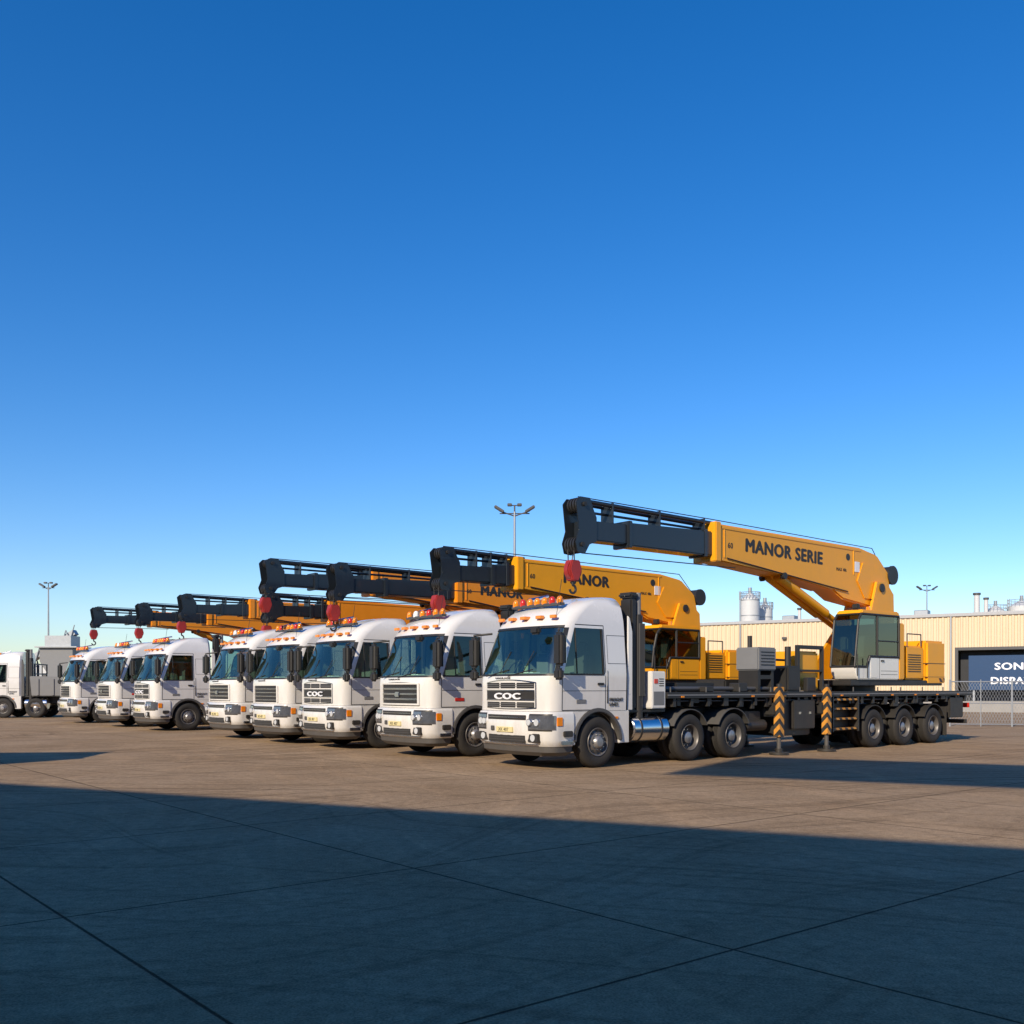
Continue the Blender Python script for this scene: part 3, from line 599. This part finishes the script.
# ---------------- ground ----------------
def ground():
    k=Kit(); bm=bmesh.new()
    vs=[bm.verts.new(p) for p in((-1800,-1800,0),(1800,-1800,0),(1800,1800,0),(-1800,1800,0))]; bm.faces.new(vs)
    m,N,L,b=newmat('yard_concrete')
    tc=N.new('ShaderNodeTexCoord')
    rot=N.new('ShaderNodeMapping'); rot.vector_type='POINT'; rot.inputs['Rotation'].default_value=(0,0,-ROW); L.new(tc.outputs['Object'],rot.inputs[0])
    def noise(sc,det=6,src=None,rough=.6,scale=None,rotz=0,dist=0):
        n=N.new('ShaderNodeTexNoise'); n.inputs['Scale'].default_value=sc; n.inputs['Detail'].default_value=det; n.inputs['Roughness'].default_value=rough; n.inputs['Distortion'].default_value=dist
        s=src or tc.outputs['Object']
        if scale:
            r_=N.new('ShaderNodeMapping'); r_.inputs['Rotation'].default_value=(0,0,rotz); L.new(s,r_.inputs[0])
            mp=N.new('ShaderNodeMapping'); mp.inputs['Scale'].default_value=scale; L.new(r_.outputs[0],mp.inputs[0]); s=mp.outputs[0]
        L.new(s,n.inputs['Vector']); return n.outputs['Fac']
    def ramp(f,p,c0,c1):
        r=N.new('ShaderNodeValToRGB'); r.color_ramp.elements[0].position=p[0]; r.color_ramp.elements[1].position=p[1]
        r.color_ramp.elements[0].color=(*c0,1); r.color_ramp.elements[1].color=(*c1,1); L.new(f,r.inputs[0]); return r.outputs[0]
    def mix(f,a,bb,mode='MIX'):
        x=N.new('ShaderNodeMix'); x.data_type='RGBA'; x.blend_type=mode
        if isinstance(f,float): x.inputs[0].default_value=f
        else: L.new(f,x.inputs[0])
        L.new(a,x.inputs[6]); L.new(bb,x.inputs[7]); return x.outputs[2]
    wn=N.new('ShaderNodeTexNoise'); wn.inputs['Scale'].default_value=.07; wn.inputs['Detail'].default_value=1; L.new(tc.outputs['Object'],wn.inputs['Vector'])
    wv=N.new('ShaderNodeVectorMath'); wv.operation='MULTIPLY_ADD'; wv.inputs[1].default_value=(14,14,0); L.new(wn.outputs['Color'],wv.inputs[0]); L.new(tc.outputs['Object'],wv.inputs[2])
    W=wv.outputs[0]
    base=ramp(noise(.35,8),(.3,.7),(.35,.235,.135),(.48,.34,.21))
    fine=ramp(noise(9,8,rough=.75),(.35,.7),(.60,.60,.60),(1.15,1.15,1.15))
    c=mix(.8,base,fine,'MULTIPLY')
    grit=ramp(noise(60,3,rough=.7),(.35,.65),(.55,.55,.55),(1.3,1.3,1.3)); c=mix(.75,c,grit,'MULTIPLY')
    sc1=ramp(noise(1,6,W,.75,(.10,2.2,1),-.5),(.50,.64),(1,1,1),(.58,.56,.54)); c=mix(.65,c,sc1,'MULTIPLY')
    sc2=ramp(noise(1,6,W,.75,(.06,3.6,1),.35),(.53,.64),(1,1,1),(.55,.53,.51)); c=mix(.6,c,sc2,'MULTIPLY')
    sc3=ramp(noise(1,6,W,.75,(.12,1.4,1),1.3),(.36,.5),(1.25,1.22,1.18),(1,1,1)); c=mix(.7,c,sc3,'MULTIPLY')
    st=ramp(noise(.8,5,rough=.7),(.60,.74),(1,1,1),(.5,.48,.46)); c=mix(.5,c,st,'MULTIPLY')
    sp=N.new('ShaderNodeSeparateXYZ'); L.new(rot.outputs[0],sp.inputs[0])
    def joint(o,off,per):
        a=N.new('ShaderNodeMath'); a.operation='SUBTRACT'; a.inputs[1].default_value=off; L.new(o,a.inputs[0])
        w=N.new('ShaderNodeMath'); w.operation='PINGPONG'; w.inputs[1].default_value=per/2; L.new(a.outputs[0],w.inputs[0])
        return w.outputs[0]
    j1=joint(sp.outputs[0],5.14,6.18); j1b=joint(sp.outputs[0],2.05,12.36); j2=joint(sp.outputs[1],3.98,3.7)
    mn=N.new('ShaderNodeMath'); mn.operation='MINIMUM'; L.new(j1,mn.inputs[0]); L.new(j2,mn.inputs[1])
    mn2=N.new('ShaderNodeMath'); mn2.operation='MINIMUM'; L.new(mn.outputs[0],mn2.inputs[0]); L.new(j1b,mn2.inputs[1])
    wob=N.new('ShaderNodeMath'); wob.operation='MULTIPLY_ADD'; L.new(noise(14,3),wob.inputs[0]); wob.inputs[1].default_value=.008; L.new(mn2.outputs[0],wob.inputs[2])
    jr=N.new('ShaderNodeMapRange'); jr.inputs[1].default_value=.011; jr.inputs[2].default_value=.020; L.new(wob.outputs[0],jr.inputs[0])
    jc=N.new('ShaderNodeMapRange'); jc.inputs[3].default_value=.2; jc.inputs[4].default_value=1; L.new(jr.outputs[0],jc.inputs[0])
    cc=N.new('ShaderNodeCombineColor'); [L.new(jc.outputs[0],cc.inputs[q]) for q in range(3)]
    c=mix(1.0,c,cc.outputs[0],'MULTIPLY')
    L.new(c,b.inputs['Base Color'])
    b.inputs['Roughness'].default_value=.9
    b.inputs['Specular IOR Level'].default_value=.08
    h1=noise(45,5,rough=.8)
    ad=N.new('ShaderNodeMath'); ad.operation='MULTIPLY_ADD'; L.new(jr.outputs[0],ad.inputs[0]); ad.inputs[1].default_value=1.2; L.new(h1,ad.inputs[2])
    bp=N.new('ShaderNodeBump'); bp.inputs['Strength'].default_value=.7; bp.inputs['Distance'].default_value=.012; L.new(ad.outputs[0],bp.inputs['Height']); L.new(bp.outputs[0],b.inputs['Normal'])
    fin(k,'ground',bm,m); o=bpy.data.objects.new('ground',k[0][1]); scene.collection.objects.link(o)
ground()

# ---------------- warehouse ----------------
WA=math.atan2(-.546,.837)
k=Kit(); WL=62; HT=7.5; W0=-1.5
def corr(x0,x1,z0,z1):
    bm=bmesh.new(); p=.42; x=x0; pts=[]
    while x<x1: pts+=[(x,0),(x+.14,0),(x+.19,-.08),(x+.33,-.08),(x+.38,0)]; x+=p
    pts=[(min(a,x1),b) for a,b in pts]+[(x1,0)]
    lo=[bm.verts.new((a,b,z0)) for a,b in pts]; hi=[bm.verts.new((a,b,z1)) for a,b in pts]
    for i in range(len(pts)-1):
        if pts[i+1][0]>pts[i][0]: bm.faces.new((lo[i],lo[i+1],hi[i+1],hi[i]))
    fin(k,'wall_cladding',bm,CREAM,10,recalc=False)
corr(W0,22.6,.9,HT); corr(22.6,34,4.7,HT); corr(34,W0+WL,.9,HT)
boxes(k,'walls',[(W0,22.6,.05,.3,0,HT),(34,W0+WL,.05,.3,0,HT),(22.6,34,.05,.3,4.7,HT),(W0,W0+.25,.3,30,0,HT),(W0+WL-.25,W0+WL,.3,30,0,HT),(W0,W0+WL,30,30.2,0,HT)],CREAM)
boxes(k,'plinth',[(W0,22.5,-.11,.04,0,.9),(34.1,W0+WL,-.11,.04,0,.9)],CONC,.01)
box(k,'door_recess',22.6,34,1.2,1.3,0,4.7,DARKOPEN,0)
boxes(k,'door_frame',[(22.35,22.6,-.12,.3,0,4.95),(34,34.25,-.12,.3,0,4.95),(22.6,34,-.12,.3,4.7,4.95)],GREYP,.01)
boxes(k,'eaves_flashing',[(W0-.1,W0+WL+.1,-.18,.1,HT+.003,HT+.22)],ROOFM,.02)
prism(k,'roof',[(W0-.1,HT+.22),(W0+WL+.1,HT+.22),(W0+WL+.1,HT+.3),(W0-.1,HT+.3)],0,30.3,ROOFM,.01)
boxes(k,'downpipes',[(x,x+.12,-.22,-.10,.2,HT) for x in(4,13,22,36,46,56)],GALV,.01)
boxes(k,'roof_vents',[(x,x+1.2,6,7.2,HT+.3,HT+1.1) for x in(6,18,30)],GALV,.05)
boxes(k,'wall_lamps',[(x,x+.4,-.35,-.08,6.0,6.2) for x in(8,17,28,40)],GREYP,.02)
e=empty('warehouse',(17.8,93,0),WA); place(k,e)
k=Kit()
box(k,'sign_panel',0,9.8,-.06,.0,1.45,4.25,BLUE,.01)
text(k,'sign_letters','SONAR',.86,WINK,Matrix.Translation((1.9,-.075,3.1))@Matrix.Rotation(math.radians(90),4,'X')@Matrix.Diagonal((1.15,.9,1,1)),.01,.03)
text(k,'sign_letters','DISPATCH',.86,WINK,Matrix.Translation((1.6,-.075,1.95))@Matrix.Rotation(math.radians(90),4,'X')@Matrix.Diagonal((1.0,.9,1,1)),.01,.03)
boxes(k,'sign_posts',[(.3,.45,.01,.15,0,4.2),(9.3,9.45,.01,.15,0,4.2),(4.8,4.95,.01,.15,0,4.2)],GALV)
e=empty('company_sign',(17.8+.837*23.2+.3-.273,93-.546*23.2-.42,0),WA); place(k,e)
k=Kit(); box(k,'wall_body',-4,46,-.1,.1,0,.75,CONC,.02); e=empty('low_wall',(22,72,0),WA); place(k,e)

# ---------------- fence ----------------
k=Kit(); posts=[]
FL=34; dxp=1.25
for i in range(int(FL/dxp)+1):
    x=i*dxp; posts.append(((x,0,0),(x,0,2.02),.04 if i%2==0 else .022))
cyls(k,'posts',posts,GALV,8)
cyls(k,'rails',[((0,0,1.93),(FL,0,1.93),.028),((0,0,.1),(FL,0,.1),.02),((0,0,1.0),(FL,0,1.0),.02)],GALV,6)
bm=bmesh.new()
n=int(FL/.12)
for i in range(n):
    x=i*.12
    for d in(1,-1):
        x2=x+d*.9
        if 0<=x2<=FL:
            a=Vector((x,0,.1)); b=Vector((x2,0,1.9)); w=.006
            vs=[bm.verts.new(a+Vector((-w,0,0))),bm.verts.new(a+Vector((w,0,0))),bm.verts.new(b+Vector((w,0,0))),bm.verts.new(b+Vector((-w,0,0)))]; bm.faces.new(vs)
fin(k,'mesh_wires',bm,GALV,recalc=False)
e=empty('chain_link_fence',(18.9,42.3,0),math.radians(-10)); place(k,e)

# ---------------- lamp masts ----------------
def lamp(x,y,h,w=1.45):
    k=Kit(); cyl(k,'pole',(0,0,0),(0,0,h-.6),.16,GALV,12,.08)
    cyl(k,'base_flange',(0,0,0),(0,0,.1),.35,GALV,12)
    cyls(k,'arms',[((0,0,h-.95),(-w*.8,0,h-.55),.05),((0,0,h-.95),(w*.8,0,h-.55),.05),((-w*.8,0,h-.75),(w*.8,0,h-.75),.045),((0,0,h-1.0),(0,0,h-.1),.06),((-.35,0,h-.12),(.35,0,h-.12),.04)],GREYP)
    for s in(-1,1):
        bm=bmesh.new(); addbox(bm,-.42,.42,-.25,.25,-.1,.1); bev(bm,.04)
        bmesh.ops.transform(bm,matrix=Matrix.Translation((s*w*.82,-.05,h-.42))@Matrix.Rotation(s*math.radians(-32),4,'Y'),verts=bm.verts[:]); fin(k,'floodlight',bm,GREYP)
        box(k,'floodlight_small',s*.38-.18,s*.38+.18,-.2,.15,h-.18,h+.02,GREYP,.03)
    e=empty('lamp_mast',(x,y,0)); place(k,e)
lamp(.2,76,15.9); lamp(-61.5,130,15.6,1.0); lamp(63.5,150,17.3,1.5)

# ---------------- silos / plant ----------------
def silo(x,y,h,r,top=True,name='silo'):
    k=Kit(); cyl(k,'shell',(0,0,2),(0,0,h-1.2),r,SILO,28); cyl(k,'cone_roof',(0,0,h-1.2),(0,0,h-.4),r,SILO,28,r*.3); cyl(k,'skirt',(0,0,0),(0,0,2.02),r*.95,CONC,20)
    bm=bmesh.new()
    for i in range(20):
        a=2*math.pi*i/20; addcyl(bm,(r*1.05*math.cos(a),r*1.05*math.sin(a),h-1.2),(r*1.05*math.cos(a),r*1.05*math.sin(a),h-.2),.04,5)
    for z in(h-.2,h-.7):
        for i in range(20):
            a=2*math.pi*i/20;b=2*math.pi*(i+1)/20; addcyl(bm,(r*1.05*math.cos(a),r*1.05*math.sin(a),z),(r*1.05*math.cos(b),r*1.05*math.sin(b),z),.04,5)
    fin(k,'top_railing',bm,GALV)
    cyls(k,'hoops',[((0,0,z),(0,0,z+.12),r*1.02) for z in np.arange(3,h-1.3,2.2)],GALV,28)
    cyls(k,'ladder',[((-r-.1,-.3,0),(-r-.1,-.3,h),.05),((-r-.1,.3,0),(-r-.1,.3,h),.05)],GALV); cyl(k,'vent',(0,0,h-.5),(0,0,h+.5),.25,GALV,10)
    e=empty(name,(x,y,0)); place(k,e)
silo(34.0,140,15.4,1.35); silo(36.9,143,14.2,1.1); silo(74,150,14.4,1.5); silo(78,150,15.2,1.9); silo(82.5,152,14.6,2.0)
def stack(x,y,h,r):
    k=Kit(); cyl(k,'flue',(0,0,0),(0,0,h),r,SILO,16,r*.75); cyl(k,'flue_cap',(0,0,h),(0,0,h+.3),r,GREYP,16)
    cyls(k,'platforms',[((0,0,h*.8),(0,0,h*.8+.12),r*2),((0,0,h*.6),(0,0,h*.6+.12),r*2)],GALV,16); e=empty('chimney_stack',(x,y,0)); place(k,e)
stack(70.2,148,15.6,.55); stack(71.6,148,14.9,.4); stack(44,150,13.5,.35)
k=Kit(); boxes(k,'blocks',[(0,9,0,6,0,11.6),(9.2,14,0,6,0,10.6),(-5,-.2,1,6,0,10.4)],SILO,.05); boxes(k,'roof_plant',[(2,4,1,3,11.6,13),(6,7,2,3,11.6,12.6),(10,12,2,4,10.6,12)],GREYP,.05)
cyls(k,'pipes',[((x,-.3,0),(x,-.3,12.5),.15) for x in(1,3.5,8)],GALV)
e=empty('process_building',(72,160,0)); place(k,e)
k=Kit()
boxes(k,'legs',[(x,x+.25,y,y+.25,0,4.2) for x in(0,3.4) for y in(0,3)],GALV)
prism(k,'hopper',[(1.3,2.6),(2.3,2.6),(3.8,4.6),(3.8,6.2),(0,6.2),(0,4.6)],0,3.2,GREYBOX,.03)
bm=bmesh.new(); addbox(bm,-5.4,5.4,1.2,2.2,-.3,.3); bmesh.ops.transform(bm,matrix=Matrix.Translation((-1.2,0,5.2))@Matrix.Rotation(math.radians(-32),4,'Y'),verts=bm.verts[:]); fin(k,'conveyor',bm,GALV)
cyls(k,'conveyor_truss',[((-5+i*1.0,1.1,2.2+i*.62),(-4.5+i*1.0,1.1,3.9+i*.62),.06) for i in range(9)]+[((-4.5+i*1.0,1.1,3.9+i*.62),(-4+i*1.0,1.1,2.8+i*.62),.06) for i in range(8)],GALV)
boxes(k,'platform',[(-.4,4.4,-.4,3.6,6.2,6.35),(0.4,3.4,.4,2.8,6.35,7.6)],GALV)
e=empty('batching_plant',(-54.0,112,0)); place(k,e)
k=Kit(); boxes(k,'walls',[(0,40,0,18,0,4.6)],SILO); boxes(k,'roof',[(-.3,40.3,-.3,18.3,4.603,4.9)],ROOFM,.03); boxes(k,'doors',[(x,x+4,-.03,.1,0,3.6) for x in(3,12,21,30)],GREYP)
e=empty('storage_shed',(-95,135,0)); place(k,e)

# ---------------- building behind the camera (casts the yard shadow) ----------------
tanE=math.tan(EL); HB=12; Ls=HB/tanE
d=Vector((14.46,-7.0)); d.normalize(); ang=math.atan2(d.y,d.x)
P=Vector((5.4,10.35))+Vector(H)*Ls
k=Kit()
box(k,'building_body',-60,34,-14,0,0,HB-.3,GREYBOX,.02)
boxes(k,'parapet',[(-60.1,34.1,-.25,.0,HB-.297,HB)],ROOFM,.01)
boxes(k,'roller_doors',[(x,x+5,.002,.06,0,5) for x in(-50,-38,-26,-14,-2,10,22)],GALV)
boxes(k,'window_strip',[(x,x+3,.002,.05,7,8.4) for x in range(-56,30,6)],DARKOPEN)
e=empty('industrial_building',(P.x,P.y,0),ang); place(k,e)
k=Kit()
x0=-6.6
box(k,'shadow_panel_sheet',x0,x0+26,-.2,-.05,HB+7.0*tanE,HB+12.5*tanE,BLUE,.02)  # added unseen panel, raised to throw the ground shadow beside the front truck
boxes(k,'shadow_panel_posts',[(x0+20,x0+20.15,-.4,-.22,HB-.3,HB+5.0),(x0+25,x0+25.15,-.4,-.22,HB-.3,HB+5),(x0+15,x0+15.12,-.4,-.22,HB-.3,HB+5)],GALV)
e=empty('added_shadow_panel',(P.x,P.y,0),ang); place(k,e)
k=Kit(); box(k,'shadow_box_body',-3,3,-1.2,1.2,.1,2.7,BLUE,.03)  # added box out of frame; only throws the small ground shadow at left
boxes(k,'shadow_box_ribs',[(x,x+.1,-1.23,1.23,.25,2.55) for x in np.arange(-2.8,2.8,.28)],BLUE)
boxes(k,'corner_posts',[(a,b,c,dd,0,2.72) for a,b in((-3.03,-2.87),(2.87,3.03)) for c,dd in((-1.25,-1.1),(1.1,1.25))],GREYP)
e=empty('added_shadow_box',(-15.8,20.0,0),.1); place(k,e)

# ---------------- world, sun, camera ----------------
w=bpy.data.worlds.new('World'); scene.world=w; w.use_nodes=True; N=w.node_tree.nodes; L=w.node_tree.links
bg=N['Background']; sky=N.new('ShaderNodeTexSky'); sky.sky_type='NISHITA'; sky.sun_disc=False
sky.sun_elevation=EL; sky.sun_rotation=math.atan2(H[0],H[1]); sky.altitude=0; sky.air_density=1.0; sky.dust_density=.3; sky.ozone_density=2.0
hs=N.new('ShaderNodeHueSaturation'); hs.inputs['Saturation'].default_value=1.43
tn=N.new('ShaderNodeMix'); tn.data_type='RGBA'; tn.blend_type='MULTIPLY'; tn.inputs[0].default_value=1; tn.inputs[7].default_value=(1.02,1.08,1.32,1)
L.new(sky.outputs[0],hs.inputs['Color']); L.new(hs.outputs[0],tn.inputs[6]); L.new(tn.outputs[2],bg.inputs[0]); bg.inputs[1].default_value=.125
sd=bpy.data.lights.new('sun','SUN'); sd.energy=5; sd.angle=math.radians(.5); sd.color=(1,.86,.66)
so=bpy.data.objects.new('sun',sd); scene.collection.objects.link(so)
dirv=Vector((H[0]*math.cos(EL),H[1]*math.cos(EL),math.sin(EL))); so.rotation_euler=dirv.to_track_quat('Z','Y').to_euler(); so.location=dirv*60
cd=bpy.data.cameras.new('camera'); co=bpy.data.objects.new('camera',cd); scene.collection.objects.link(co)
co.location=(0,0,1.7); co.rotation_euler=(math.radians(90),0,0); cd.sensor_width=36
zz,cx,cy=ZOOM
cd.lens=980/1024*36*zz; cd.shift_x=zz*(cx-512)/1024; cd.shift_y=zz*(687-cy)/1024; cd.clip_end=5000; cd.clip_start=.1
scene.camera=co
scene.view_settings.view_transform='Standard'; scene.view_settings.look='None'; scene.view_settings.exposure=0
